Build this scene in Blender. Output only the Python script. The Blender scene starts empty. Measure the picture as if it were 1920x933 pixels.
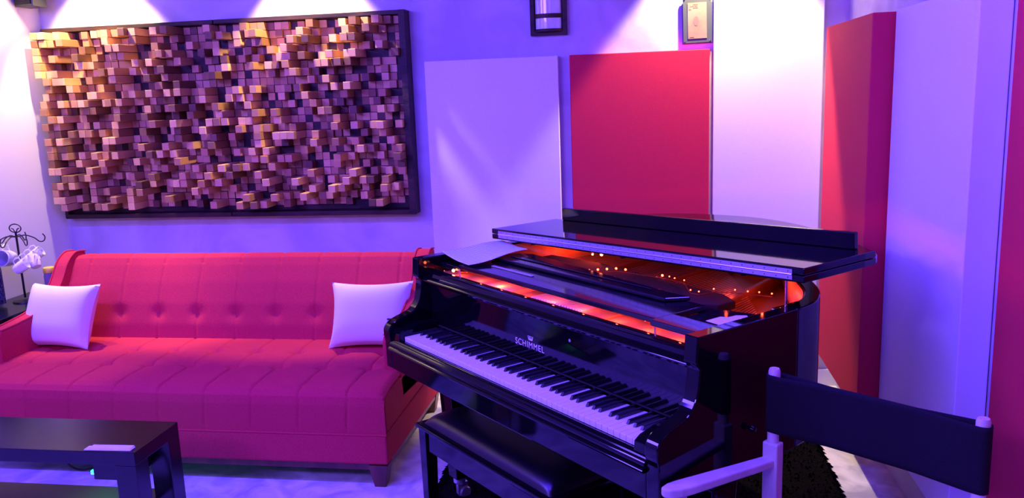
import bpy, math, random
from mathutils import Vector, Matrix
PI = math.pi
random.seed(7)
sc = bpy.context.scene
col = sc.collection

# ------------------------------------------------------------------ camera
cam_data = bpy.data.cameras.new('camera')
cam = bpy.data.objects.new('camera', cam_data)
col.objects.link(cam)
RM = [[0.9867885, 0.1576644, -0.0372878], [0.0066860, 0.1903263, 0.9816981], [-0.1618757, 0.9689777, -0.1867577]]
M4 = Matrix(((RM[0][0], RM[1][0], -RM[2][0], 0.8944844),
             (RM[0][1], RM[1][1], -RM[2][1], -2.8842611),
             (RM[0][2], RM[1][2], -RM[2][2], 1.6125027),
             (0, 0, 0, 1)))
cam.matrix_world = M4
cam_data.sensor_width = 36
cam_data.lens = 1580.372 * 36 / 1920
cam_data.clip_start = 0.02
sc.camera = cam

# ------------------------------------------------------------------ view, world, room lights
sc.view_settings.view_transform = 'Standard'
sc.view_settings.look = 'None'
sc.view_settings.gamma = 1
sc.view_settings.use_curve_mapping = False
sc.view_settings.exposure = 0.0
world = bpy.data.worlds.new('world')
sc.world = world
world.use_nodes = True
world.node_tree.nodes['Background'].inputs[0].default_value = (0.05, 0.02, 0.2, 1)
world.node_tree.nodes['Background'].inputs[1].default_value = 0.2
sc.cycles.use_denoising = True
sc.cycles.sample_clamp_indirect = 6

def area_light(name, loc, target, size, size_y, power, color, spread=PI):
    d = bpy.data.lights.new(name, 'AREA')
    d.shape = 'RECTANGLE'; d.size = size; d.size_y = size_y
    d.energy = power; d.color = color; d.spread = spread
    o = bpy.data.objects.new(name, d); col.objects.link(o)
    o.location = loc
    o.rotation_euler = (Vector(target) - Vector(loc)).to_track_quat('-Z', 'Y').to_euler()
    return o

def spot_light(name, loc, target, power, color, angle=90, blend=0.25, radius=0.03):
    d = bpy.data.lights.new(name, 'SPOT')
    d.energy = power; d.color = color; d.spot_size = math.radians(angle); d.spot_blend = blend
    d.shadow_soft_size = radius
    o = bpy.data.objects.new(name, d); col.objects.link(o)
    o.location = loc
    o.rotation_euler = (Vector(target) - Vector(loc)).to_track_quat('-Z', 'Y').to_euler()
    return o

BLUE = (0.18, 0.088, 1.0)
DEEP = (0.07, 0.025, 1.0)
PINK = (1.0, 0.30, 0.75)
WARM = (1.0, 0.74, 0.42)
# blue LED colour wash fixtures of the studio, plus added deep blue and pink fills
area_light('blue_led_wash', (-1.6, -3.2, 2.45), (0.6, 1.0, 0.7), 1.6, 0.25, 128, BLUE)
area_light('blue_led_bar', (-2.2, -1.0, 2.4), (1.6, 0.2, 0.9), 0.9, 0.3, 54, BLUE)
area_light('deep_blue_fill', (-0.3, -0.8, 2.57), (-0.3, -0.8, 0), 4.2, 0.10, 225, DEEP)  # added overhead fill, long strip: brings blue onto floor, seats and gloss edges
area_light('pink_fill', (0.9, -2.6, 2.5), (0.2, 0.9, 0.7), 0.8, 0.5, 3.5, PINK)  # added weak pink fill for surfaces turned to the camera, not a known fixture
# recessed warm downlights that graze the walls
for (lx, ly, pw, tx, ty, tz, ang) in ((-2.12, 1.33, 125, -2.12, 1.58, 1.65, 80), (-0.90, 1.33, 125, -0.90, 1.58, 1.65, 79), (1.27, 1.42, 215, 1.27, 1.60, 1.78, 86), (-2.36, 1.10, 70, -2.53, 1.10, 1.65, 86)):
    spot_light('warm_downlight', (lx, ly, 2.47), (tx, ty, tz), pw, WARM, ang, 0.25)

# ------------------------------------------------------------------ materials
def mat(name, color, rough=0.5, metal=0.0, spec=0.5, coat=0.0, emit=None, estr=0.0, sheen=0.0, build=None):
    m = bpy.data.materials.new(name); m.use_nodes = True
    nt = m.node_tree; b = nt.nodes['Principled BSDF']
    b.inputs['Base Color'].default_value = (*color, 1)
    b.inputs['Roughness'].default_value = rough
    b.inputs['Metallic'].default_value = metal
    b.inputs['Specular IOR Level'].default_value = spec
    b.inputs['Coat Weight'].default_value = coat
    b.inputs['Coat Roughness'].default_value = 0.03
    b.inputs['Sheen Weight'].default_value = sheen
    if emit:
        b.inputs['Emission Color'].default_value = (*emit, 1)
        b.inputs['Emission Strength'].default_value = estr
    if build: build(nt, b)
    return m

def N(nt, t, **kw):
    n = nt.nodes.new(t)
    for k, v in kw.items():
        if k in n.inputs.keys(): n.inputs[k].default_value = v
        else: setattr(n, k, v)
    return n

def noise_color(c1, c2, scale=6, detail=6, lo=0.35, hi=0.65, bump=0.0, bscale=40, distort=0.0, stretch=None, rough_var=None, bdist=0.01):
    def f(nt, b):
        tc = N(nt, 'ShaderNodeTexCoord')
        src = tc.outputs['Object']
        if stretch:
            mp = N(nt, 'ShaderNodeMapping'); mp.inputs['Scale'].default_value = stretch
            nt.links.new(src, mp.inputs['Vector']); src = mp.outputs['Vector']
        n = N(nt, 'ShaderNodeTexNoise'); n.inputs['Scale'].default_value = scale
        n.inputs['Detail'].default_value = detail; n.inputs['Distortion'].default_value = distort
        nt.links.new(src, n.inputs['Vector'])
        r = N(nt, 'ShaderNodeValToRGB')
        r.color_ramp.elements[0].position = lo; r.color_ramp.elements[1].position = hi
        r.color_ramp.elements[0].color = (*c1, 1); r.color_ramp.elements[1].color = (*c2, 1)
        nt.links.new(n.outputs['Fac'], r.inputs['Fac'])
        nt.links.new(r.outputs['Color'], b.inputs['Base Color'])
        if bump:
            n2 = N(nt, 'ShaderNodeTexNoise'); n2.inputs['Scale'].default_value = bscale; n2.inputs['Detail'].default_value = 4
            nt.links.new(src, n2.inputs['Vector'])
            bp = N(nt, 'ShaderNodeBump'); bp.inputs['Strength'].default_value = bump; bp.inputs['Distance'].default_value = bdist
            nt.links.new(n2.outputs['Fac'], bp.inputs['Height'])
            nt.links.new(bp.outputs['Normal'], b.inputs['Normal'])
    return f

def wood_blocks(nt, b):
    tc = N(nt, 'ShaderNodeTexCoord')
    sp = N(nt, 'ShaderNodeSeparateXYZ'); nt.links.new(tc.outputs['Object'], sp.inputs[0])
    cb = N(nt, 'ShaderNodeCombineXYZ')
    for ax in ('X', 'Z'):
        d = N(nt, 'ShaderNodeMath', operation='MULTIPLY_ADD'); d.inputs[1].default_value = 1 / BLK; d.inputs[2].default_value = .001 if ax == 'X' else .25
        fl = N(nt, 'ShaderNodeMath', operation='FLOOR')
        nt.links.new(sp.outputs[ax], d.inputs[0]); nt.links.new(d.outputs[0], fl.inputs[0])
        nt.links.new(fl.outputs[0], cb.inputs[ax])
    wn = N(nt, 'ShaderNodeTexWhiteNoise'); nt.links.new(cb.outputs[0], wn.inputs['Vector'])
    r = N(nt, 'ShaderNodeValToRGB')
    cr = r.color_ramp
    cr.elements[0].color = (0.10, 0.035, 0.015, 1); cr.elements[1].color = (0.80, 0.48, 0.20, 1)
    e = cr.elements.new(0.45); e.color = (0.50, 0.24, 0.09, 1)
    nt.links.new(wn.outputs['Value'], r.inputs['Fac'])
    mp = N(nt, 'ShaderNodeMapping'); mp.inputs['Scale'].default_value = (1, 1, 9)
    nt.links.new(tc.outputs['Object'], mp.inputs['Vector'])
    n = N(nt, 'ShaderNodeTexNoise'); n.inputs['Scale'].default_value = 30; n.inputs['Detail'].default_value = 5
    nt.links.new(mp.outputs[0], n.inputs['Vector'])
    mx = N(nt, 'ShaderNodeMix', data_type='RGBA', blend_type='MULTIPLY'); mx.inputs['Factor'].default_value = 0.45
    nt.links.new(r.outputs['Color'], mx.inputs['A'])
    nt.links.new(n.outputs['Color'], mx.inputs['B'])
    gm = N(nt, 'ShaderNodeTexNoise'); gm.inputs['Scale'].default_value = 1
    mr = N(nt, 'ShaderNodeMapRange'); mr.inputs['To Min'].default_value = 0.7; mr.inputs['To Max'].default_value = 1.3
    nt.links.new(n.outputs['Fac'], mr.inputs['Value'])
    cb2 = N(nt, 'ShaderNodeCombineColor')
    for i in range(3): nt.links.new(mr.outputs[0], cb2.inputs[i])
    nt.links.new(cb2.outputs[0], mx.inputs['B'])
    nt.links.new(mx.outputs['Result'], b.inputs['Base Color'])
BLK = 0.0415

def weave(c1, c2, scale, bump=0.3):
    def f(nt, b):
        tc = N(nt, 'ShaderNodeTexCoord')
        n = N(nt, 'ShaderNodeTexNoise'); n.inputs['Scale'].default_value = scale; n.inputs['Detail'].default_value = 3
        nt.links.new(tc.outputs['Object'], n.inputs['Vector'])
        r = N(nt, 'ShaderNodeValToRGB')
        r.color_ramp.elements[0].position = 0.3; r.color_ramp.elements[1].position = 0.7
        r.color_ramp.elements[0].color = (*c1, 1); r.color_ramp.elements[1].color = (*c2, 1)
        nt.links.new(n.outputs['Fac'], r.inputs['Fac']); nt.links.new(r.outputs['Color'], b.inputs['Base Color'])
        bp = N(nt, 'ShaderNodeBump'); bp.inputs['Strength'].default_value = bump; bp.inputs['Distance'].default_value = 0.002
        nt.links.new(n.outputs['Fac'], bp.inputs['Height']); nt.links.new(bp.outputs['Normal'], b.inputs['Normal'])
    return f

def staves(nt, b):
    tc = N(nt, 'ShaderNodeTexCoord')
    sp = N(nt, 'ShaderNodeSeparateXYZ'); nt.links.new(tc.outputs['Object'], sp.inputs[0])
    w = N(nt, 'ShaderNodeMath', operation='MULTIPLY'); w.inputs[1].default_value = 70.0
    nt.links.new(sp.outputs['Y'], w.inputs[0])
    fr = N(nt, 'ShaderNodeMath', operation='FRACT'); nt.links.new(w.outputs[0], fr.inputs[0])
    gt = N(nt, 'ShaderNodeMath', operation='GREATER_THAN'); gt.inputs[1].default_value = 0.62
    nt.links.new(fr.outputs[0], gt.inputs[0])
    mx = N(nt, 'ShaderNodeMix', data_type='RGBA')
    nt.links.new(gt.outputs[0], mx.inputs['Factor'])
    mx.inputs['A'].default_value = (0.80, 1.0, 0.95, 1); mx.inputs['B'].default_value = (0.50, 0.72, 0.74, 1)
    nt.links.new(mx.outputs['Result'], b.inputs['Base Color'])

M = {}
M['plaster'] = mat('plaster', (0.6, 0.55, 0.6), 0.75, build=noise_color((0.50, 0.45, 0.50), (0.66, 0.62, 0.66), 2.2, 10, 0.35, 0.68, 0.25, 9, distort=1.6))
M['smooth_wall'] = mat('smooth_wall', (0.72, 0.68, 0.72), 0.7)
M['ceiling'] = mat('ceiling_paint', (0.10, 0.10, 0.12), 0.9)
M['dark_wall'] = mat('dark_wall_paint', (0.10, 0.10, 0.13), 0.8)
M['carpet'] = mat('light_carpet', (0.6, 0.6, 0.62), 0.95, build=noise_color((0.52, 0.52, 0.56), (0.85, 0.85, 0.86), 7, 8, 0.38, 0.62, 0.6, 130, distort=0.8, bdist=0.0025))
M['white_fabric'] = mat('white_fabric', (0.78, 0.75, 0.78), 0.9, spec=0.2, build=weave((0.84, 0.83, 0.82), (0.90, 0.89, 0.88), 400, 0.15))
M['red_fabric'] = mat('red_fabric', (0.62, 0.035, 0.07), 0.85, spec=0.25, build=weave((0.60, 0.018, 0.048), (0.70, 0.026, 0.062), 500, 0.2))
M['sofa'] = mat('sofa_fabric', (0.75, 0.10, 0.09), 0.9, spec=0.2, build=weave((0.48, 0.020, 0.048), (0.62, 0.034, 0.066), 260, 0.35))
M['sofa_wood'] = mat('sofa_wood', (0.13, 0.035, 0.02), 0.4, build=noise_color((0.09, 0.022, 0.012), (0.2, 0.06, 0.03), 12, 6, stretch=(1, 1, 0.15)))
M['dark_wood'] = mat('dark_frame_wood', (0.035, 0.018, 0.012), 0.5, spec=0.25, build=noise_color((0.018, 0.009, 0.007), (0.06, 0.03, 0.02), 20, 6, stretch=(0.3, 1, 1), bump=0.2, bscale=60))
M['blocks'] = mat('wood_blocks', (0.5, 0.25, 0.1), 0.6, build=wood_blocks)
M['gloss'] = mat('black_lacquer', (0.002, 0.002, 0.003), 0.05, spec=0.32, coat=0.0)
M['shelf_black'] = mat('shelf_black', (0.006, 0.006, 0.008), 0.09, spec=0.6)
M['satin'] = mat('black_satin', (0.008, 0.008, 0.012), 0.35)
M['leather'] = mat('black_leather', (0.004, 0.004, 0.006), 0.30, spec=0.6, build=noise_color((0.003, 0.003, 0.004), (0.005, 0.005, 0.007), 200, 3, bump=0.15, bscale=350, bdist=0.002))
M['ivory'] = mat('white_key', (0.92, 0.90, 0.85), 0.25)
M['ebony'] = mat('black_key', (0.008, 0.008, 0.012), 0.25, spec=0.6)
M['brass'] = mat('hinge_metal', (0.62, 0.60, 0.66), 0.3, metal=0.75)
M['gold'] = mat('bronze_plate', (0.16, 0.08, 0.03), 0.3, metal=0.6)
M['maple'] = mat('maple', (0.6, 0.35, 0.16), 0.5, build=noise_color((0.52, 0.28, 0.10), (0.66, 0.40, 0.17), 14, 5, stretch=(0.3, 1, 1)))
M['felt_white'] = mat('hammer_felt', (0.85, 0.8, 0.72), 0.9)

M['felt_red'] = mat('red_felt', (0.45, 0.02, 0.02), 0.95)
M['felt_black'] = mat('black_felt', (0.012, 0.008, 0.010), 0.95)
M['steel'] = mat('steel', (0.5, 0.5, 0.52), 0.25, metal=1.0)
M['paper'] = mat('sheet_paper', (0.8, 0.9, 0.9), 0.6, build=staves)
M['plain_paper'] = mat('plain_paper', (0.85, 0.82, 0.85), 0.6)
M['label_paper'] = mat('label_paper', (0.95, 0.62, 0.30), 0.6)
M['letters'] = mat('silver_letters', (0.95, 0.93, 0.92), 0.6)
M['led_red'] = mat('red_led', (1, 0.2, 0.1), 0.3, emit=(1.0, 0.06, 0.02), estr=16)
M['led_big'] = mat('red_led_bright', (1, 0.2, 0.1), 0.3, emit=(1.0, 0.16, 0.06), estr=45)
M['led_green'] = mat('green_led', (0.1, 1, 0.5), 0.3, emit=(0.02, 1.0, 0.35), estr=6)
M['wire'] = mat('clear_wire', (0.25, 0.03, 0.02), 0.4)
M['ceramic'] = mat('white_ceramic', (0.85, 0.85, 0.87), 0.15, coat=0.3)
M['mug_print'] = mat('mug_print', (0.12, 0.12, 0.25), 0.3)
M['black_iron'] = mat('black_iron', (0.01, 0.01, 0.012), 0.4, metal=0.3)
M['shag'] = mat('black_shag', (0.012, 0.009, 0.012), 1.0, spec=0.08, build=noise_color((0.001, 0.001, 0.001), (0.004, 0.003, 0.004), 60, 4, bump=1.0, bscale=110, bdist=0.02))
M['lack'] = mat('black_table', (0.004, 0.004, 0.006), 0.22, spec=0.5)
M['shelf'] = mat('table_shelf', (0.05, 0.045, 0.05), 0.5)
M['plastic'] = mat('black_plastic', (0.012, 0.012, 0.014), 0.3)
M['chair_wood'] = mat('pale_chair_wood', (0.74, 0.68, 0.62), 0.5, build=noise_color((0.66, 0.60, 0.54), (0.80, 0.74, 0.68), 18, 5, stretch=(1, 1, 0.2)))
M['canvas'] = mat('dark_canvas', (0.006, 0.005, 0.008), 0.9, spec=0.3, build=weave((0.005, 0.004, 0.007), (0.009, 0.008, 0.012), 420, 0.4))
M['pillow'] = mat('pillow_cotton', (0.8, 0.78, 0.82), 0.85)
M['pillow_ink'] = mat('pillow_ink', (0.02, 0.015, 0.03), 0.8)
M['acrylic'] = mat('grey_mat_board', (0.07, 0.085, 0.08), 0.5)
M['acrylic_back'] = mat('violet_back_board', (0.08, 0.07, 0.22), 0.4)
M['parchment'] = mat('parchment', (0.75, 0.52, 0.33), 0.6, build=noise_color((0.26, 0.18, 0.11), (0.34, 0.25, 0.16), 14, 4))
M['ink'] = mat('ink', (0.12, 0.07, 0.05), 0.7)
M['faint_ink'] = mat('faint_ink', (0.22, 0.14, 0.12), 0.7)
M['glass_shade'] = mat('frosted_shade', (0.70, 0.80, 0.85), 0.2, coat=0.6)
M['yellow_lid'] = mat('yellow_lid', (0.85, 0.6, 0.05), 0.4)
M['jar'] = mat('jar_glass', (0.25, 0.2, 0.22), 0.1)
M['mesh_cloth'] = mat('speckled_black', (0.02, 0.02, 0.05), 0.5, build=noise_color((0.004, 0.004, 0.01), (0.10, 0.09, 0.25), 110, 2, 0.45, 0.62))
M['white_paint'] = mat('white_paint', (0.75, 0.72, 0.74), 0.5)

# ------------------------------------------------------------------ mesh helpers
class MB:
    def __init__(s): s.v = []; s.f = []; s.sm = []
    def add(s, vs, fs, smooth=False):
        k = len(s.v); s.v += [tuple(v) for v in vs]
        s.f += [tuple(i + k for i in f) for f in fs]; s.sm += [smooth] * len(fs); return s
    def box(s, x0, x1, y0, y1, z0, z1, rot=None, piv=None):
        vs = [Vector((x, y, z)) for z in (z0, z1) for y in (y0, y1) for x in (x0, x1)]
        if rot is not None:
            p = Vector(piv) if piv else Vector(((x0 + x1) / 2, (y0 + y1) / 2, (z0 + z1) / 2))
            vs = [rot @ (v - p) + p for v in vs]
        return s.add(vs, [(0, 2, 3, 1), (4, 5, 7, 6), (0, 1, 5, 4), (2, 6, 7, 3), (0, 4, 6, 2), (1, 3, 7, 5)])
    def hexa(s, b, t):  # bottom 4 pts ccw, top 4 pts ccw
        return s.add(list(b) + list(t), [(3, 2, 1, 0), (4, 5, 6, 7), (0, 1, 5, 4), (1, 2, 6, 5), (2, 3, 7, 6), (3, 0, 4, 7)])
    def prism(s, pts, axis, a, b, smooth=False):
        """closed profile pts extruded along axis (0,1,2) from a to b"""
        n = len(pts)
        def P(p, t):
            if axis == 0: return (t, p[0], p[1])
            if axis == 1: return (p[0], t, p[1])
            return (p[0], p[1], t)
        k = len(s.v)
        s.v += [P(p, a) for p in pts] + [P(p, b) for p in pts]
        s.f.append(tuple(k + i for i in range(n))[::-1]); s.sm.append(False)
        s.f.append(tuple(k + n + i for i in range(n))); s.sm.append(False)
        for i in range(n):
            j = (i + 1) % n
            s.f.append((k + i, k + j, k + n + j, k + n + i)); s.sm.append(smooth)
        return s
    def tube(s, path, r, n=10, cap=True, smooth=True):
        path = [Vector(p) for p in path]
        rs = r if isinstance(r, (list, tuple)) else [r] * len(path)
        k = len(s.v); up = None
        for i, p in enumerate(path):
            a = path[max(i - 1, 0)]; b = path[min(i + 1, len(path) - 1)]
            d = (b - a).normalized()
            if up is None: up = d.orthogonal().normalized()
            else:
                up = (up - d * up.dot(d))
                up = up.normalized() if up.length > 1e-6 else d.orthogonal().normalized()
            w = d.cross(up)
            for j in range(n):
                t = 2 * PI * j / n
                s.v.append(tuple(p + (up * math.cos(t) + w * math.sin(t)) * rs[i]))
        for i in range(len(path) - 1):
            for j in range(n):
                j2 = (j + 1) % n
                s.f.append((k + i * n + j, k + i * n + j2, k + (i + 1) * n + j2, k + (i + 1) * n + j)); s.sm.append(smooth)
        if cap:
            s.f.append(tuple(k + j for j in range(n))[::-1]); s.sm.append(False)
            e = k + (len(path) - 1) * n
            s.f.append(tuple(e + j for j in range(n))); s.sm.append(False)
        return s
    def lathe(s, prof, n=24, mtx=None, smooth=True):
        k = len(s.v)
        for (r, z) in prof:
            for j in range(n):
                t = 2 * PI * j / n
                v = Vector((r * math.cos(t), r * math.sin(t), z))
                s.v.append(tuple(mtx @ v) if mtx else tuple(v))
        for i in range(len(prof) - 1):
            for j in range(n):
                j2 = (j + 1) % n
                s.f.append((k + i * n + j, k + i * n + j2, k + (i + 1) * n + j2, k + (i + 1) * n + j)); s.sm.append(smooth)
        return s
    def grid(s, fn, nu, nv, smooth=True):
        k = len(s.v)
        for i in range(nu + 1):
            for j in range(nv + 1): s.v.append(tuple(fn(i / nu, j / nv)))
        for i in range(nu):
            for j in range(nv):
                a = k + i * (nv + 1) + j
                s.f.append((a, a + nv + 1, a + nv + 2, a + 1)); s.sm.append(smooth)
        return s
    def build(s, name, m, parent=None, bevel=0, seg=2, solid=0, sub=0, fix=True, smooth_all=False):
        me = bpy.data.meshes.new(name); me.from_pydata(s.v, [], s.f)
        me.polygons.foreach_set('use_smooth', [True] * len(s.f) if smooth_all else s.sm)
        me.materials.append(m); me.update()
        if any(s.sm) and not smooth_all: me.set_sharp_from_angle(angle=math.radians(40))
        if fix:
            import bmesh
            bm = bmesh.new(); bm.from_mesh(me); bmesh.ops.recalc_face_normals(bm, faces=bm.faces); bm.to_mesh(me); bm.free()
        o = bpy.data.objects.new(name, me); col.objects.link(o)
        if parent: o.parent = parent
        if solid:
            q = o.modifiers.new('solid', 'SOLIDIFY'); q.thickness = solid; q.offset = 0
        if bevel:
            q = o.modifiers.new('bevel', 'BEVEL'); q.width = bevel; q.segments = seg; q.limit_method = 'ANGLE'; q.angle_limit = 0.6
            q.harden_normals = False
        if sub:
            q = o.modifiers.new('sub', 'SUBSURF'); q.levels = sub; q.render_levels = sub
        return o

def tag(o, label=None, cat=None, group=None, kind=None):
    if label: o['label'] = label
    if cat: o['category'] = cat
    if group: o['group'] = group
    if kind: o['kind'] = kind
    return o
def thing(name, label, cat, loc=(0, 0, 0), rz=0, group=None):
    o = bpy.data.objects.new(name, None); col.objects.link(o)
    o.location = loc; o.rotation_euler = (0, 0, rz); o.empty_display_size = 0.1
    return tag(o, label, cat, group)
def text_mesh(name, body, size, extrude, m, parent, loc, rot, spacing=1.0, offset=0.0, align='LEFT'):
    cu = bpy.data.curves.new(name, 'FONT'); cu.body = body; cu.size = size; cu.extrude = extrude
    cu.space_character = spacing; cu.offset = offset; cu.align_x = align
    tmp = bpy.data.objects.new(name + '_curve', cu); col.objects.link(tmp)
    bpy.context.view_layer.update()
    me = bpy.data.meshes.new_from_object(tmp.evaluated_get(bpy.context.evaluated_depsgraph_get()))
    bpy.data.objects.remove(tmp)
    me.materials.clear(); me.materials.append(m)
    o = bpy.data.objects.new(name, me); col.objects.link(o); o.parent = parent
    o.location = loc; o.rotation_euler = rot
    return o
def struct(o): o['kind'] = 'structure'; return o
def dup(root):
    r = root.copy(); col.objects.link(r)
    for ch in root.children:
        c = ch.copy(); col.objects.link(c); c.parent = r
        for g in ch.children:
            d = g.copy(); col.objects.link(d); d.parent = c
    return r
def rotz(a): return Matrix.Rotation(a, 3, 'Z')
def arc(cx, cy, r, a0, a1, n):
    return [(cx + r * math.cos(a0 + (a1 - a0) * i / n), cy + r * math.sin(a0 + (a1 - a0) * i / n)) for i in range(n + 1)]
def spline(pts, n=8):
    """Catmull-Rom through pts"""
    P = [Vector(p) for p in pts]; out = []
    for i in range(len(P) - 1):
        p0 = P[max(i - 1, 0)]; p1 = P[i]; p2 = P[i + 1]; p3 = P[min(i + 2, len(P) - 1)]
        for k in range(n):
            t = k / n
            out.append(0.5 * ((2 * p1) + (p2 - p0) * t + (2 * p0 - 5 * p1 + 4 * p2 - p3) * t * t + (3 * p1 - p0 - 3 * p2 + p3) * t ** 3))
    out.append(P[-1]); return out

# ------------------------------------------------------------------ room
XL, XR, YB, YF, ZC = -2.53, 1.865, 1.60, -4.2, 2.62
struct(MB().box(XL - .1, XR + .1, YF - .1, YB + .1, -.1, 0).build('floor', M['carpet']))
struct(MB().box(XL - .1, XR + .1, YF - .1, YB + .1, ZC, ZC + .1).build('ceiling', M['ceiling']))
struct(MB().box(XL - .1, XR + .1, YB, YB + .1, 0, ZC).build('wall_back', M['plaster']))
struct(MB().box(XL - .1, XL, YF, YB, 0, ZC).build('wall_left', M['smooth_wall']))
struct(MB().box(XR, XR + .1, YF, YB, 0, ZC).build('wall_right', M['plaster']))
struct(MB().box(XL - .1, XR + .1, YF - .1, YF, 0, ZC).build('wall_front', M['dark_wall']))
struct(MB().box(XL, XR, YB - .012, YB, 0, .09).build('baseboard_back', M['white_paint'], bevel=.003))
struct(MB().box(XL, XL + .012, YF, YB - .012, 0, .09).build('baseboard_left', M['white_paint'], bevel=.003))

# ------------------------------------------------------------------ acoustic panels on the walls
def panel(name, label, x0, x1, y0, y1, z0, z1, m, edge):
    t = thing(name, label, 'acoustic panel', ((x0 + x1) / 2, (y0 + y1) / 2, z0))
    ox, oy, oz = t.location
    MB().box(x0 - ox, x1 - ox, y0 - oy, y1 - oy, 0, z1 - z0).build('fabric_cover', m, t, bevel=.004, seg=3)
    return t
panel('acoustic_panel', 'white fabric acoustic panel on the back wall between wooden block art and red panel', -.28, .43, 1.55, 1.598, .50, 1.77, M['white_fabric'], 0)
panel('acoustic_panel', 'square-topped red acoustic panel on the back wall, behind the piano lid', .49, 1.195, 1.548, 1.598, .50, 1.77, M['red_fabric'], 0)
panel('acoustic_panel', 'tall cream white panel filling the back corner right of the red panel', 1.215, 1.745, 1.57, 1.598, .10, 2.5, M['white_fabric'], 0)
panel('acoustic_panel', 'narrow-looking thick red panel on the right wall in the corner, behind the lid end', 1.70, 1.862, .46, 1.28, .285, 1.835, M['red_fabric'], 0)
panel('acoustic_panel', 'wide white panel on the right wall, between the two red panels', 1.775, 1.862, -.36, .44, .25, 1.84, M['white_fabric'], 0)
panel('acoustic_panel', 'red panel at the far right edge, nearest to the camera, right of the folding chair', 1.815, 1.862, -1.4, -.50, .10, 2.3, M['red_fabric'], 0)

# ------------------------------------------------------------------ wooden block diffuser art, two modules
def diffuser(x0, label, seed):
    rnd = random.Random(seed)
    n = 25; Wd = n * BLK; H = 24.5 * BLK
    t = thing('wood_block_art', label, 'wall art', (x0, 1.6, .985), 0, 'wood block art modules')
    z1 = 1.045
    MB().box(.0, Wd + .0, -.02, -.001, .004, z1 - .004).build('backing_board', M['dark_wood'], t)
    first = seed == 1
    fl = 0 if first else -.0
    f = MB()
    f.box(0, Wd, -.085, 0, -.024, 0)          # bottom rail
    f.box(0, Wd, -.085, 0, z1 - .014, z1 + .008)   # top rail
    if first: f.box(-.022, 0, -.06, 0, -.024, z1 + .008)
    else: f.box(Wd, Wd + .035, -.095, 0, -.024, z1 + .008)
    f.build('frame', M['dark_wood'], t, bevel=.002)
    cells = []
    levels = [.004, .012, .030, .065, .105, .14, .175]
    for i in range(n):
        for k in range(24):
            d = rnd.choices(levels, [11, 7, 3, 2.5, 3, 4, 3.5])[0] + rnd.uniform(-.004, .004)
            if i in (0, 1) and first: d = rnd.choice([.04, .07, .12, .15, .16])
            if rnd.random() < .17 and not (first and i < 2): continue   # gaps in the relief
            cells.append((d, i, k))
    cells.sort(reverse=True)
    rest = MB(); g = .0014
    for idx, (d, i, k) in enumerate(cells):
        b = MB() if idx < 100 else rest
        xa = i * BLK; za = (k + .75) * BLK; zs = BLK
        jx = rnd.uniform(-.0008, .0008); jz = rnd.uniform(-.0008, .0008)
        b.box(xa + g + jx, xa + BLK - g + jx, -.02 - d, -.02, za + g + jz, za + zs - g + jz)
        if idx < 100: b.build('wood_block', M['blocks'], t, bevel=.0012, seg=1)
    o = rest.build('wood_block_field', M['blocks'], t, bevel=.0012, seg=1)
    o['kind'] = 'stuff'
    return t
diffuser(-2.475, 'left half of the wooden block relief art above the sofa, next to the room corner', 1)
diffuser(-1.432, 'right half of the wooden block relief art above the sofa, next to the white panel', 2)

# ------------------------------------------------------------------ wall sconce
t = thing('wall_sconce', 'dark framed wall sconce with frosted half-round shade above the white and red panels', 'wall lamp', (.385, 1.6, 1.875))
MB().box(-.095, .095, -.014, 0, 0, .46).build('back_plate', M['dark_wood'], t, bevel=.002)
MB().box(-.095, -.072, -.03, -.013, 0, .46).box(.072, .095, -.03, -.013, 0, .46).box(-.075, .075, -.03, -.013, 0, .022).build('frame_rail', M['dark_wood'], t, bevel=.002)
def halfcyl(r, z0, z1, n=20):
    return MB().prism([(r * math.cos(a), -.014 - .7 * r * math.sin(a)) for a in [PI * i / n for i in range(n + 1)]], 2, z0, z1, True)
halfcyl(.068, .03, .44).build('lamp_shade', M['glass_shade'], t)
halfcyl(.074, .085, .107).build('band', M['dark_wood'], t)
halfcyl(.074, .018, .032).build('bottom_cap', M['dark_wood'], t)

# ------------------------------------------------------------------ picture with standoffs
t = thing('framed_print', 'small beige print on a grey board with corner pins, above the red panel', 'picture', (1.135, 1.599, 1.80), 0)
t.rotation_euler = (0, math.radians(-1.0), 0)
MB().box(-.072, .088, -.010, 0, .0, .20).build('back_board', M['acrylic_back'], t, bevel=.001)
MB().box(-.068, .072, -.020, -.011, .004, .226).build('mat_board', M['acrylic'], t, bevel=.001)
MB().box(-.045, .048, -.0225, -.0195, .025, .20).build('print_sheet', M['parchment'], t)
w = MB()
for (r0, xs) in ((.192, [(-.018, .008)]), (.184, [(-.030, -.024), (-.021, -.012), (-.010, .006)]), (.176, [(-.018, .006)])):
    for a, b in xs:
        x = a
        while x < b - .002:
            w.box(x, x + .0022, -.0232, -.0224, r0 - .0035, r0); x += .0036
w.box(-.038, -.028, -.0232, -.0224, .166, .168).box(-.036, -.016, -.0232, -.0224, .031, .0325)
w.build('printed_text', M['ink'], t)
w = MB()
w.lathe([(.001, 0), (.014, 0), (.016, .0006), (.001, .0006)], 20, Matrix.Translation((-.004, -.0224, .11)) @ Matrix.Rotation(PI / 2, 4, 'X') @ Matrix.Diagonal((.8, 1.5, 1, 1)))
w.build('printed_figure', M['faint_ink'], t)
for px, pz in ((-.060, .012), (.064, .012), (-.060, .218), (.064, .218)):
    MB().lathe([(0, .004), (.0035, .003), (.004, 0), (0, 0)], 12, Matrix.Translation((px, -.020, pz)) @ Matrix.Rotation(PI / 2, 4, 'X')).build('corner_pin', M['steel'], t)

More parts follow.
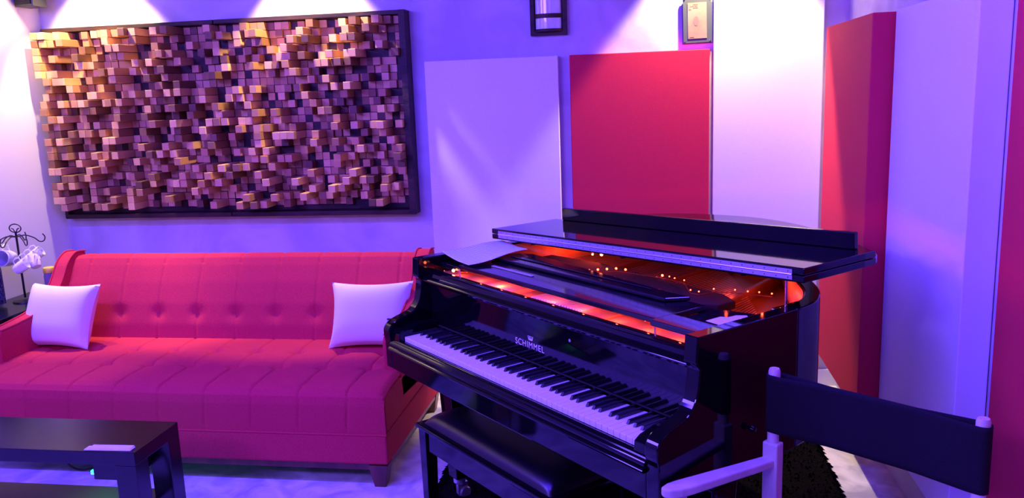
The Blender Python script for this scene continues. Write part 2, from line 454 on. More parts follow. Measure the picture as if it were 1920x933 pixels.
# ------------------------------------------------------------------ corner speaker
t = thing('corner_speaker', 'black box speaker mounted high in the left corner of the room', 'speaker', (-2.465, 1.455, 2.15), 0)
MB().box(-.055, .055, -.06, .06, .0, .2).build('cabinet', M['satin'], t, bevel=.004)
MB().box(-.048, .048, -.067, -.058, .012, .19).build('grille', M['felt_black'], t, bevel=.003)
MB().box(-.062, -.054, -.02, .02, .08, .14).build('wall_bracket', M['black_iron'], t)

# ------------------------------------------------------------------ sofa
t = thing('sofa', 'long red tufted sofa below the wooden block art', 'sofa', (-1.19, .70, 0))
SX, SY = 1.01, .46      # half width, half depth: world x -2.20..-.18, y .24..1.16
def cushion():
    # seat with two rows of buttons and seams running forward over the front edge
    bx = [-.83 + .2115 * i for i in range(9)]
    def surf(u, v):
        # v: 0 bottom of front, up over the rounded edge, to the back
        x = -SX + 2 * SX * u
        L = [(-.46, .232), (-.462, .30), (-.462, .36), (-.455, .395), (-.435, .415), (-.40, .424), (-.30, .43), (-.2, .432), (0, .432), (.2, .43), (.30, .43)]
        f = v * (len(L) - 1); i = min(int(f), len(L) - 2); q = f - i
        y = L[i][0] * (1 - q) + L[i + 1][0] * q; z = L[i][1] * (1 - q) + L[i + 1][1] * q
        dz = 0; dy = 0
        for b in bx:
            for by in (-.18, .03):
                d2 = ((x - b) / .030) ** 2 + ((y - by) / .027) ** 2
                dz -= .030 * math.exp(-d2)
            sx = b - .004 * math.sin(z * 30) + (.05 * max(0, (-.18 - y)) if y < -.18 else 0) * -1.0
            s = math.exp(-((x - sx) / .0055) ** 2)
            if y > -.18: s *= .9
            if z < .40: dy += .0045 * s * min(1, (z - .22) / .05)
            else: dz -= .0075 * s
        for by in (-.18, .03):
            dz -= .004 * math.exp(-((y - by) / .01) ** 2)
        # roll the ends down
        e = max(0, abs(x) - (SX - .03)) / .03
        if z > .37: dz -= .02 * e * e
        return (x, y + dy, z + dz)
    return MB().grid(surf, 400, 110)
cushion().build('seat_cushion', M['sofa'], t, fix=False)
b = MB()
b.box(-SX, SX, -.455, .44, .235, .40)
b.build('seat_base', M['sofa'], t, bevel=.012, seg=3)
MB().box(-SX - .002, SX + .002, -.464, .45, .105, .236).build('lower_band', M['sofa'], t, bevel=.01, seg=3)
MB().tube([(-SX, -.462, .234), (SX, -.462, .234), (SX + .002, .44, .234)], .0045, 8).build('piping', M['sofa'], t)
MB().box(-SX + .01, SX - .01, -.45, .44, .075, .107).build('plinth', M['sofa_wood'], t, bevel=.004)
for lx in (-.955, .965):
    for ly in (-.425, .40):
        sx = 1 if lx > 0 else -1
        MB().hexa([(lx - .024, ly - .024, 0), (lx + .024, ly - .024, 0), (lx + .024, ly + .024, 0), (lx - .024, ly + .024, 0)],
                  [(lx - .042, ly - .036, .10), (lx + .042, ly - .036, .10), (lx + .042, ly + .036, .10), (lx - .042, ly + .036, .10)]).build('leg', M['sofa_wood'], t, bevel=.003)
# back: a leaning slab with rounded top and shallow vertical seams
def back(u, v):
    x = -(SX - .03) + 2 * (SX - .03) * u
    L = [(.215, .40), (.235, .50), (.27, .60), (.315, .70), (.36, .78), (.385, .815), (.41, .828), (.44, .828), (.465, .812), (.475, .78), (.475, .60), (.47, .40), (.46, .20)]
    f = v * (len(L) - 1); i = min(int(f), len(L) - 2); q = f - i
    y = L[i][0] * (1 - q) + L[i + 1][0] * q; z = L[i][1] * (1 - q) + L[i + 1][1] * q
    bx = [-.83 + .2115 * k for k in range(9)]
    for b_ in bx:
        s = math.exp(-((x - b_) / .008) ** 2)
        if v < .55: y += .005 * s; 
        if .35 < v < .62: z -= .004 * s
        if v < .5:
            d2 = ((x - b_) / .035) ** 2 + ((z - .55) / .03) ** 2
            y += .016 * math.exp(-d2)
    e = max(0, abs(x) - (SX - .14)) / .11
    z -= .022 * e * e * (1 if z > .7 else 0)
    return (x, y, z)
MB().grid(back, 400, 90).build('backrest', M['sofa'], t, fix=False)
# wing arms: concave curve from the high back to the low front
prof = [Vector(p) for p in spline([(.478, .835, 0), (.40, .842, 0), (.33, .80, 0), (.27, .72, 0), (.20, .655, 0), (.08, .605, 0), (-.08, .585, 0), (-.19, .58, 0)], 5)]
P2 = [(p.x, p.y) for p in prof] + [(-.215, .56), (-.215, .40), (-.2, .30), (.478, .24)]
for s_ in (-1, 1):
    a, b_ = (SX - .075, SX) if s_ > 0 else (-SX, -SX + .075)
    arm = MB().prism(P2, 0, a, b_).build('arm', M['sofa'], t, bevel=.012, seg=3)
    for xx in (a + .004, b_ - .004):
        MB().tube([(xx, p.x, p.y + .002) for p in prof], .0045, 6).build('arm_piping', M['sofa'], arm)

# ------------------------------------------------------------------ throw pillows
def pillow(label, loc, rot, w, h, mark):
    o = thing('throw_pillow', label, 'pillow', loc)
    o.rotation_euler = rot
    def f(sg):
        def g(u, v):
            a, b_ = 2 * u - 1, 2 * v - 1
            pinch = 1 - .10 * (1 - abs(a) ** 2) * abs(b_) ** 3 ; pinch2 = 1 - .10 * (1 - abs(b_) ** 2) * abs(a) ** 3
            d = max(0, (1 - abs(a) ** 3.2)) * max(0, (1 - abs(b_) ** 3.2))
            return (a * w / 2 * pinch2, sg * .085 * d ** .5 * .9, h / 2 + b_ * h / 2 * pinch)
        return g
    mb = MB().grid(f(-1), 28, 28).grid(f(1), 28, 28)
    mb.build('pillow_case', M['pillow'], o, fix=True)
    if mark:
        text_mesh('printed_letters', mark, .085, .0015, M['pillow_ink'], o, (w * .30, -.070, h * .22), (math.radians(96), 0, math.radians(14)), align='CENTER')
    return o
pillow('white throw pillow with a black letter leaning at the right end of the sofa', (-.42, .79, .432), (math.radians(-24), 0, math.radians(4)), .40, .32, 'T')
pillow('white throw pillow leaning at the left end of the sofa', (-2.035, .72, .432), (math.radians(-26), 0, math.radians(-4)), .40, .33, None)

# ------------------------------------------------------------------ corner cabinet, mug tree and things on it
t = thing('side_cabinet', 'low black cabinet between the sofa and the left wall', 'cabinet', (-2.375, .98, 0))
MB().box(-.14, .13, -.36, .36, .06, .575).build('body', M['lack'], t, bevel=.003)
MB().box(-.15, .14, -.37, .37, .575, .60).build('top', M['lack'], t, bevel=.003)
MB().box(-.13, .12, -.35, .35, 0, .06).build('plinth', M['satin'], t)
MB().box(-.13, .12, -.372, -.36, .09, .55).build('door', M['lack'], t, bevel=.002)
t = thing('mug_tree', 'black iron mug tree with a ring on top, left of the sofa', 'mug rack', (-2.385, 1.0, .60))
MB().tube([(0, 0, .02), (0, 0, .375)], .0055, 10).build('post', M['black_iron'], t)
MB().lathe([(0, .012), (.02, .012), (.06, .006), (.062, 0), (0, 0)], 24).build('base', M['black_iron'], t)
ring = [(.032 * math.cos(a) - 0, 0, .395 + .021 * math.sin(a)) for a in [-PI / 2 + .55 + (2 * PI - 1.1) * i / 28 for i in range(29)]]
ring = [(-.004, 0, .373), (-.018, 0, .385), (-.008, 0, .392)] + ring[::-1][0:0] + []
MB().tube([(.034 * math.cos(a), 0, .392 + .022 * math.sin(a)) for a in [2 * PI * i / 32 for i in range(33)]], .003, 8).build('top_ring', M['black_iron'], t)
MB().tube([(-.022, 0, .392), (-.012, 0, .388), (-.006, 0, .376), (0, 0, .368), (.006, 0, .376), (.012, 0, .388), (.022, 0, .392)], .0028, 8).build('scroll', M['black_iron'], t)
hooks = []
for k, a in enumerate([math.radians(x) for x in (-30, 30, 110, 170, 215, 275)]):
    ca, sa = math.cos(a), math.sin(a)
    pts = [(0, 0, .345), (.04 * ca, .04 * sa, .352), (.08 * ca, .08 * sa, .335), (.105 * ca, .105 * sa, .312), (.125 * ca, .125 * sa, .315), (.132 * ca, .132 * sa, .335), (.122 * ca, .122 * sa, .352)]
    MB().tube(spline(pts, 5), .003, 8).build('hook', M['black_iron'], t)
    hooks.append((-2.385 + .112 * ca, 1.0 + .112 * sa, .60 + .312))
def mug(r=.038, h=.085):
    o = thing('mug', 'x', 'mug')
    MB().lathe([(0, 0), (r * .80, 0), (r * .86, .004), (r, h * .35), (r, h), (r - .003, h), (r - .004, h * .35), (r * .8, .006), (0, .006)], 28).build('cup', M['ceramic'], o)
    MB().tube([(r - .002, 0, h * .80), (r + .018, 0, h * .84), (r + .027, 0, h * .62), (r + .022, 0, h * .36), (r - .002, 0, h * .24)], .0045, 8).build('handle', M['ceramic'], o)
    g = MB()
    for k in range(9):
        a = PI + (k - 4) * .2
        for zz in (.035, .05, .065):
            ca, sa = math.cos(a), math.sin(a)
            p = Vector((ca * (r + .0004), sa * (r + .0004), zz)); tx = Vector((-sa, ca, 0)); up = Vector((0, 0, 1))
            if (k * 7 + int(zz * 1000)) % 3: g.add([p - tx * .002 - up * .002, p + tx * .002 - up * .002, p + tx * .002 + up * .002, p - tx * .002 + up * .002], [(0, 1, 2, 3)])
    g.build('print', M['mug_print'], o)
    return o
m0 = mug()
def place(o, loc, yaw, pitch, label, s=1):
    R = Matrix.Rotation(math.radians(yaw), 3, 'Z') @ Matrix.Rotation(math.radians(pitch), 3, 'Y') @ Matrix.Rotation(PI, 3, 'Z')
    o.location = loc; o.rotation_euler = R.to_euler(); o.scale = (s, s, s); o['label'] = label; o['group'] = 'mugs on the mug tree'
place(m0, (-2.462, 1.04, .825), -82, 80, 'white mug with its open mouth facing out, leftmost on the mug tree', 1.12)
spots = [((-2.315, .88, .792), 22, 57, 'nearest small white printed mug of the slanting row on the mug tree'),
         ((-2.328, .935, .803), 22, 57, 'second small white printed mug of the slanting row on the mug tree'),
         ((-2.341, .990, .814), 22, 57, 'third small white printed mug of the slanting row on the mug tree'),
         ((-2.352, 1.045, .826), 22, 57, 'fourth small white printed mug, rear of the slanting row on the mug tree'),
         ((-2.255, .955, .795), 150, 35, 'small white mug with a tall handle, rightmost on the mug tree')]
for (l, ya, pi_, lab) in spots:
    place(dup(m0), l, ya, pi_, lab, .75)
t = thing('jar', 'small dark jar with a yellow lid beside the left end of the sofa', 'jar', (-2.245, 1.03, .60))
MB().lathe([(0, 0), (.028, 0), (.03, .01), (.03, .13), (.026, .15), (0, .15)], 24).build('glass_body', M['jar'], t)
MB().lathe([(0, .15), (.030, .15), (.030, .172), (.027, .177), (0, .177)], 24).build('lid', M['yellow_lid'], t)
t = thing('cloth_bag', 'black speckled fabric bag behind the mugs at the left picture edge', 'bag', (-2.468, .86, .60))
def bag(u, v):
    a = 2 * PI * u; r = (.050 + .01 * math.sin(3 * a)) * (1 - .55 * max(0, v - .6) ** 1.2 * 2) * (0.001 if v in (0.0, 1.0) else 1)
    return (r * math.cos(a), r * 1.3 * math.sin(a), .31 * v + .006 * math.sin(5 * a) * v)
MB().grid(bag, 40, 20).build('bag_body', M['mesh_cloth'], t)
MB().tube([(0, -.04, .28), (0, -.03, .33), (0, .03, .33), (0, .04, .28)], .005, 8).build('handle', M['mesh_cloth'], t)

# ------------------------------------------------------------------ coffee table
t = thing('coffee_table', 'low black coffee table with thick legs in front of the sofa', 'coffee table', (-1.40, -.25, 0))
X0, X1, Y0, Y1 = -.52, .52, -.14, .14
MB().box(X0, X1, Y0, Y1, .37, .42).build('tabletop', M['lack'], t, bevel=.002)
for (a, b_) in ((X0, X0 + .08), (X1 - .08, X1)):
    for (c, d) in ((Y0, Y0 + .075), (Y1 - .075, Y1)):
        MB().box(a, b_, c, d, 0, .37).build('leg', M['lack'], t, bevel=.002)
MB().box(X0 + .01, X1 - .081, Y0 + .01, Y1 - .004, .125, .145).build('lower_shelf', M['shelf'], t, bevel=.002)
t = thing('set_top_box', 'black set-top box with a green light fixed under the coffee table', 'electronic box', (-1.06, -.20, .262))
MB().box(-.065, .085, -.09, .08, 0, .106).build('casing', M['plastic'], t, bevel=.004)
MB().box(-.090, -.064, -.07, -.045, .010, .024).build('status_light', M['led_green'], t)
l = bpy.data.lights.new('green_glow', 'POINT'); l.energy = .6; l.color = (.02, 1, .4); l.shadow_soft_size = .01
lo = bpy.data.objects.new('green_glow', l); col.objects.link(lo); lo.parent = t; lo.location = (-.11, .02, .0)
tag(MB().tube(spline([(-1.115, -.22, .30), (-1.16, -.25, .285), (-1.22, -.25, .28), (-1.27, -.24, .305), (-1.285, -.23, .34), (-1.28, -.22, .369)], 8), .004, 8).build('cable', M['plastic']), 'thin black cable looping under the coffee table top', 'cable')
tag(MB().tube(spline([(-.90, -.262, .006), (-.915, -.262, .04), (-.928, -.262, .10), (-.930, -.255, .20), (-.945, -.25, .29), (-.974, -.24, .31)], 8), .005, 8).build('power_cord', M['plastic']), 'black power cord running down beside the coffee table legs', 'cord')
t = thing('folded_leaflet', 'white folded leaflet at the front right corner of the coffee table', 'paper', (-.985, -.365, .421), math.radians(2))
MB().box(-.09, .085, -.018, .014, 0, .004).build('cover_sheet', M['plain_paper'], t, bevel=.0005)
MB().box(-.075, .08, -.012, .018, .004, .0065).build('inner_sheet', M['plain_paper'], t)
t = thing('game_controller', 'shiny black controller lying on the coffee table shelf at the left edge', 'controller', (-1.69, -.27, .145))
MB().grid(lambda u, v: ((.075 * (1 - .25 * math.cos(4 * PI * u)) * math.cos(2 * PI * u)) * math.sin(PI * v), .05 * math.sin(2 * PI * u) * math.sin(PI * v) - .02 * math.cos(4 * PI * u) * math.sin(PI * v), .025 - .025 * math.cos(PI * v)), 32, 14).build('shell', M['gloss'], t)
for dx in (-.03, .03): MB().lathe([(0, .052), (.010, .05), (.010, .046), (.004, .04), (0, .04)], 14, Matrix.Translation((dx, -.01, 0))).build('thumbstick', M['plastic'], t)

# ------------------------------------------------------------------ black shag rug
rnd = random.Random(3)
rb = MB()
RX0, RX1, RY0, RY1 = .04, 1.62, -1.1, 1.15
def rug(u, v):
    x = RX0 + (RX1 - RX0) * u; y = RY0 + (RY1 - RY0) * v
    return (x, y, .012 + .004 * rnd.random())
rb.grid(rug, 60, 80)
def tuft(x, y, dx, dy, L, h):
    w = .004; nx, ny = -dy, dx
    rb.add([(x - nx * w, y - ny * w, .003), (x + nx * w, y + ny * w, .003), (x + dx * L * .5, y + dy * L * .5, h), (x + dx * L, y + dy * L, .002)], [(0, 1, 2), (0, 2, 3), (1, 3, 2)])
for i in range(2600):
    y = rnd.uniform(RY0, RY1); a = rnd.gauss(PI, .7)
    tuft(RX0 + rnd.uniform(0, .02), y, math.cos(a), math.sin(a), rnd.uniform(.015, .045), rnd.uniform(.008, .024))
    if i < 1300:
        a = rnd.gauss(0, .7)
        tuft(RX1 - rnd.uniform(0, .02), y, math.cos(a), math.sin(a), rnd.uniform(.01, .035), rnd.uniform(.008, .02))
for i in range(5000):
    a = rnd.uniform(0, 2 * PI)
    tuft(rnd.uniform(RX0, RX1), rnd.uniform(-.2, RY1), math.cos(a), math.sin(a), rnd.uniform(.01, .03), rnd.uniform(.016, .028))
tag(rb.build('shag_rug', M['shag'], fix=False), 'black shaggy rug on the pale carpet under the grand piano', 'rug')

# ------------------------------------------------------------------ grand piano (local: x along the keys, y towards the tail)
PH = -0.78896
piano = thing('grand_piano', 'black lacquer baby grand piano with its lid folded and red lights inside', 'piano', (0, 0, 0), PH)
G = M['gloss']
# rim: closed outline outside, offset inside
out = [(-.10, .10)] + [(-.10, .30), (-.10, .60), (-.10, .92)]
tail = spline([(-.10, .92, 0), (-.085, 1.08, 0), (-.02, 1.20, 0), (.10, 1.29, 0), (.28, 1.335, 0), (.50, 1.325, 0), (.70, 1.25, 0), (.86, 1.13, 0), (1.00, .97, 0), (1.13, .83, 0), (1.24, .72, 0), (1.305, .61, 0), (1.325, .50, 0)], 4)
outer = [(-.10, .50)] + [(p.x, p.y) for p in tail]
def offset(poly, d):
    r = []
    for i, p in enumerate(poly):
        a = Vector(poly[max(i - 1, 0)]); b = Vector(poly[min(i + 1, len(poly) - 1)])
        t_ = (b - a).normalized(); n_ = Vector((t_.y, -t_.x))
        r.append((p[0] + n_.x * d, p[1] + n_.y * d))
    return r
inner = offset(outer, .045)
rim = MB()
n = len(outer); k = 0
for (ring_, z) in ((outer, .60), (outer, 1.0), (inner, 1.0), (inner, .60)):
    rim.v += [(x, y, z) for x, y in ring_]
for q in range(4):
    q2 = (q + 1) % 4
    for i in range(n - 1):
        rim.f.append((q * n + i, q * n + i + 1, q2 * n + i + 1, q2 * n + i)); rim.sm.append(q in (0, 2))
rim.f.append((0, n, 2 * n, 3 * n)); rim.sm.append(False)
rim.f.append((n - 1, 2 * n - 1, 3 * n - 1, 4 * n - 1)); rim.sm.append(False)
rim_o = rim.build('rim', G, piano, bevel=.004, seg=2)
# arms (cheeks): straight side with the scrolled front
armp = [(.50, .60), (.50, 1.0), (.105, 1.0), (.100, .932), (.113, .917)] + [(p.x, p.y) for p in spline([(.112, .90, 0), (.107, .865, 0), (.097, .835, 0), (.076, .808, 0), (.045, .795, 0), (.01, .785, 0), (-.018, .772, 0), (-.034, .752, 0), (-.036, .73, 0), (-.031, .70, 0)], 4)] + [(-.030, .60)]
for (a, b_) in ((-.10, -.055), (1.28, 1.325)):
    MB().prism(armp, 0, a, b_).build('cheek', G, piano, bevel=.004, seg=3)
# key blocks beside the keys
kb = [(.16, .70), (.16, .765), (.06, .765), (.0, .752), (-.02, .74), (-.024, .70)]
for (a, b_) in ((-.056, -.003), (1.228, 1.281)):
    MB().prism(kb, 0, a, b_).build('key_block', G, piano, bevel=.003, seg=2)
# inner maple lining of the rim
inn2 = offset(outer, .0465)
ln = MB(); m_ = len(inn2)
ln.v += [(x, y, .86) for x, y in inn2] + [(x, y, .993) for x, y in inn2]
for i in range(m_ - 1): ln.f.append((i, i + 1, m_ + i + 1, m_ + i)); ln.sm.append(True)
ln.build('rim_lining', M['maple'], piano, solid=.002)
# keybed and front rails
MB().box(-.055, 1.28, -.022, .50, .625, .690).build('keybed', G, piano, bevel=.004)
ks = MB().prism([(-.020, .672), (-.040, .674), (-.0445, .680), (-.040, .687), (-.036, .689), (-.038, .694), (-.036, .701), (-.029, .706), (-.027, .709), (-.024, .714), (-.016, .717), (-.008, .715), (-.004, .71), (-.004, .672)], 0, -.055, 1.28, True)
ks.build('key_slip', G, piano)
MB().box(-.055, 1.28, -.030, -.010, .60, .690).build('front_rail', G, piano, bevel=.004)
# underside board
MB().box(-.05, 1.27, .06, .60, .60, .625).build('bottom_board', M['satin'], piano)
# keys
WK = 1.225 / 52
kw = MB().box(.0005, WK - .0006, 0, .152, -.018, 0).build('white_key', M['ivory'], piano, bevel=.0008, seg=1)
kw.location = (0, 0, .73)
for i in range(1, 52):
    o = kw.copy(); col.objects.link(o); o.location = (i * WK, 0, .73)
bk = MB().hexa([(-.0055, .050, -.002), (.0055, .050, -.002), (.0055, .152, -.002), (-.0055, .152, -.002)],
               [(-.0042, .058, .0115), (.0042, .058, .0115), (.0042, .152, .0115), (-.0042, .152, .0115)]).build('black_key', M['ebony'], piano, bevel=.0012, seg=2)
first = True
for i in range(1, 52):
    note = (i - 2) % 7   # 0=C start boundary -> boundary i is left of white key i
    left = (i - 1 - 2) % 7   # white key left of the boundary, 0=C..6=B
    if left in (0, 1, 3, 4, 5):
        off = {0: -.002, 1: .002, 3: -.003, 4: 0, 5: .003}[left]
        if first: o = bk; first = False
        else: o = bk.copy(); col.objects.link(o)
        o.location = (i * WK + off, 0, .73)
# fallboard: tilted board above the keys
fb = [(.1495, .738), (.1495, .80), (.1495, .82), (.148, .85), (.144, .88), (.140, .905), (.156, .912), (.172, .912), (.176, .738)]
MB().prism(fb, 0, -.054, 1.279, True).build('fallboard', G, piano)
MB().box(-.02, 1.245, .1465, .1490, .7425, .7465).build('key_felt', M['felt_black'], piano)
nose = [(.126, .905), (.118, .911), (.116, .918), (.120, .926), (.132, .932), (.136, .944), (.148, .948), (.176, .948), (.180, .944), (.180, .905)]
MB().prism(nose, 0, -.054, 1.279, True).build('fallboard_rail', G, piano)
# maker's name
text_mesh('maker_name', 'SCHIMMEL', .030, .0003, M['letters'], piano, (.493, .1488, .789), (math.radians(90), 0, 0), spacing=1.14, offset=-.0003)
cr_ = MB()
def crown(x, z):
    y = .1485
    base = [(x - .010, y, z), (x + .010, y, z), (x + .010, y, z + .0025), (x - .010, y, z + .0025)]
    cr_.add(base, [(0, 1, 2, 3)])
    for k2 in (-1, -.33, .33, 1):
        cx = x + .0095 * k2
        cr_.add([(cx - .0022, y, z + .003), (cx + .0022, y, z + .003), (cx + .0025 * k2 + .0008, y, z + .011), (cx + .0025 * k2 - .0008, y, z + .011)], [(0, 1, 2, 3)])
        cr_.add([(cx + .0025 * k2 - .0016, y, z + .011), (cx + .0025 * k2 + .0016, y, z + .011), (cx + .0025 * k2 + .0016, y, z + .014), (cx + .0025 * k2 - .0016, y, z + .014)], [(0, 1, 2, 3)])
crown(.578, .816)
cr_.build('maker_crown', M['letters'], piano, solid=.0006)
# lock escutcheon
MB().lathe([(0, .0), (.005, 0), (.005, .001), (0, .001)], 14, Matrix.Translation((.78, .1465, .862)) @ Matrix.Rotation(PI / 2, 4, 'X')).build('lock_plate', M['brass'], piano)

# ---- the action seen in the slot behind the fallboard
MB().box(-.054, .25, .182, .36, .92, .934).build('action_rail', M['maple'], piano, bevel=.001)
MB().box(.25, .40, .182, .36, .921, .936).build('paper_label', M['label_paper'], piano)
MB().box(.40, .50, .182, .36, .905, .922).build('action_rail', M['maple'], piano, bevel=.001)
MB().box(.48, .76, .182, .34, .87, .89).build('hammer_rail', M['maple'], piano)
hm = MB().box(-.0045, .0045, .225, .310, .89, .932).build('hammer', M['felt_white'], piano, bevel=.003)
hm.location = (.49, 0, 0)
for i in range(1, 20):
    o = hm.copy(); col.objects.link(o); o.location = (.49 + i * .0132, 0, 0)
MB().box(.755, .86, .182, .36, .915, .934).box(.866, 1.27, .182, .36, .912, .929).build('action_rail', M['maple'], piano, bevel=.001)
MB().box(-.054, 1.279, .30, .34, .70, .868).build('action_frame', M['satin'], piano)
# ---- iron plate, strings, dampers
plate_in = offset(outer, .05)
pl = MB().prism([(-.048, .36)] + plate_in[1:] + [(1.275, .36)], 2, .88, .892)
pl.build('iron_plate', M['gold'], piano)
st = MB()
for i in range(70):
    x = .0 + i * .0175
    ymax = 1.2 if x < .2 else max(.5, 1.22 - (x - .2) ** 1.5 * .62)
    st.tube([(x, .40, .915), (x * .92 + .01, ymax, .918)], .0008, 4, False)
st.build('strings', M['brass'], piano)['kind'] = 'stuff'
pn = MB()
for i in range(60):
    for j in range(3):
        pn.tube([(.02 + i * .0205 + j * .004, .40 + j * .022, .89), (.02 + i * .0205 + j * .004, .40 + j * .022, .925)], .0028, 6)
pn.build('tuning_pins', M['steel'], piano)['kind'] = 'stuff'
MB().prism([(.05, .50), (.05, .66), (.32, .69), (.50, .665), (.95, .640), (1.03, .60), (1.03, .52), (.96, .47)], 2, .925, .950).build('damper_cover', M['felt_black'], piano, bevel=.004)
# plate ribs
for (xa, xb) in ((.33, .30), (.62, .55), (.95, .80)):
    MB().hexa([(xa, .64, .89), (xa + .03, .64, .89), (xb + .025, 1.15, .89), (xb, 1.15, .89)], [(xa + .004, .64, .935), (xa + .026, .64, .935), (xb + .02, 1.15, .93), (xb + .004, 1.15, .93)]).build('plate_rib', M['gold'], piano, bevel=.003)

# ---- music desk lying folded on its shelf
MB().box(.085, 1.09, .195, .40, .968, .984).build('music_shelf', M['shelf_black'], piano, bevel=.003, seg=3)
MB().box(-.053, .085, .20, .46, .955, .972).build('shelf_support', M['shelf_black'], piano, bevel=.003)
MB().box(1.09, 1.278, .175, .262, .968, .985).build('shelf_support', M['shelf_black'], piano, bevel=.003)
MB().prism([(1.0, .37), (1.0, .41), (1.278, .50), (1.278, .262), (1.20, .262), (1.20, .30), (1.09, .30), (1.09, .37)], 2, .955, .966).build('shelf_support', M['shelf_black'], piano, bevel=.002)
dk = [(.10, .33), (.99, .335), (1.03, .40), (.95, .40), (.18, .47), (.12, .43)]
MB().prism(dk, 2, .986, .998).build('music_desk', M['shelf_black'], piano, bevel=.003, seg=3)
MB().prism([(.16, .375), (.90, .38), (.20, .455), (.14, .43)], 2, .9985, 1.002).build('music_desk_prop', M['shelf_black'], piano, bevel=.002)
MB().box(.20, .44, .262, .276, .9845, .9875).build('desk_ledge', M['brass'], piano, bevel=.001)
for xx in (.088, 1.088):
    MB().tube([(xx, .197, .90), (xx, .197, .968)], .003, 8).build('shelf_pin', M['brass'], piano)

# ---- lid: raised slightly on the treble side, hinged along the left rim
lid = bpy.data.objects.new('lid', None)
TL = math.atan(.0398)
def onlid(x, y, z):   # lid coordinates: x from left rim edge, z above underside
    return (-.112 + x * math.cos(TL) - z * math.sin(TL), y, 1.0195 + x * math.sin(TL) + z * math.cos(TL))
def lidmap(mb):
    mb.v = [onlid(*v) for v in mb.v]; return mb
LW = 1.467
lo_ = [(0, .482)] + [(0, .9)] + [(p.x + .112, p.y) for p in spline([(-.112, .95, 0), (-.10, 1.08, 0), (-.03, 1.205, 0), (.10, 1.31, 0), (.26, 1.355, 0), (.48, 1.365, 0), (.70, 1.305, 0), (.884, 1.21, 0), (1.05, 1.095, 0), (1.20, .985, 0), (1.31, .89, 0), (1.352, .82, 0)], 4)] + [(LW, .76), (LW, .482)]
main = lidmap(MB().prism(lo_, 2, 0, .0195)).build('main_lid', G, piano, bevel=.003, seg=3)
flap = lidmap(MB().box(0, LW, .482, .815, .0215, .041)).build('lid_flap', G, piano, bevel=.003, seg=3)
lidmap(MB().box(.068, 1.412, .795, .815, .041, .092)).build('flap_lip', G, piano, bevel=.003, seg=3)
hg = lidmap(MB().box(.048, 1.430, .4795, .4825, .0235, .0345).box(.048, 1.430, .4795, .4825, .0065, .0185)).build('lid_hinge', M['brass'], piano)
lidmap(MB().tube([(.048, .4795, .021), (1.430, .4795, .021)], .0023, 8)).build('hinge_pin', M['brass'], piano)
sw = MB()
for i in range(36):
    for zz in (.029, .012):
        sw.lathe([(0, .0008), (.0016, .0006), (.0018, 0)], 8, Matrix.Translation((.07 + i * .0385, .4795, zz)) @ Matrix.Rotation(PI / 2, 4, 'X'))
lidmap(sw).build('hinge_screws', M['black_iron'], piano)['kind'] = 'stuff'
for xx in (.20, .70, 1.20):
    lidmap(MB().lathe([(0, .006), (.007, .005), (.009, 0), (0, 0)], 14, Matrix.Translation((xx + .05, .50, -.006)))).build('rubber_bumper', M['felt_black'], piano)
# short prop holding the lid on the treble side
MB().tube([(1.262, .53, .985), (1.262, .53, 1.068)], .004, 10).build('lid_prop', M['steel'], piano)
MB().box(1.235, 1.275, .50, .62, .93, .985).build('prop_block', G, piano, bevel=.003)
# knob on the right side of the rim
MB().lathe([(0, .022), (.008, .020), (.010, .012), (.005, .006), (.005, 0), (0, 0)], 16, Matrix.Translation((1.325, .30, .715)) @ Matrix.Rotation(PI / 2, 4, 'Y')).build('rim_knob', G, piano)

# ---- legs and lyre
def pleg(x, y):
    o = MB().prism([(x - .05, y - .05), (x + .05, y - .05), (x + .05, y + .05), (x - .05, y + .05)], 2, .56, .60).hexa(
        [(x - .03, y - .03, .10), (x + .03, y - .03, .10), (x + .03, y + .03, .10), (x - .03, y + .03, .10)],
        [(x - .05, y - .05, .56), (x + .05, y - .05, .56), (x + .05, y + .05, .56), (x - .05, y + .05, .56)]).build('leg', G, piano, bevel=.004)
    MB().box(x - .008, x + .008, y - .012, y + .034, .028, .072).lathe([(0, .10), (.024, .10), (.024, .078), (.016, .07), (0, .07)], 18, Matrix.Translation((x, y, 0))).build('caster_fork', M['brass'], o)
    MB().lathe([(0, -.014), (.022, -.014), (.026, -.010), (.026, .010), (.022, .014), (0, .014)], 20, Matrix.Translation((x, y + .02, .027)) @ Matrix.Rotation(PI / 2, 4, 'Y')).build('caster_wheel', M['brass'], o)
pleg(-.03, .22); pleg(1.25, .24); pleg(.32, 1.08)
MB().box(.57, .585, .30, .33, .12, .60).box(.64, .655, .30, .33, .12, .60).box(.53, .70, .27, .36, .07, .13).build('pedal_lyre', G, piano, bevel=.004)
for xx in (.57, .612, .655):
    MB().box(xx - .011, xx + .011, .17, .28, .085, .093).build('pedal', M['gold'], piano, bevel=.003)

# ------------------------------------------------------------------ red LED string in the piano
leds = [(.113, .513), (.16, .516), (.212, .511), (.273, .504), (.322, .499), (.379, .49), (.416, .502), (.437, .523), (.446, .556), (.462, .585), (.479, .614), (.516, .625),
        (.674, .648), (.702, .653), (.731, .648), (.775, .647), (.882, .561), (.914, .564), (.923, .623), (.977, .660), (1.017, .672), (1.048, .688), (1.086, .70)]
front = [(-.016, .193), (.07, .239), (.13, .259), (.181, .259), (.232, .26), (.288, .255), (.335, .256), (.502, .257), (.556, .259), (.613, .255), (.663, .257), (.72, .257), (.775, .257), (.882, .26), (.936, .256), (.995, .251), (1.06, .25), (1.12, .235)]
ls = thing('led_string', 'string of small glowing red lights laid inside the open piano', 'string lights', (0, 0, 0), PH)
MB().tube([(x, y, .955) for x, y in leds], .0012, 6).build('wire', M['wire'], ls)
MB().tube([(x, y, .945) for x, y in front], .0012, 6).build('wire', M['wire'], ls)
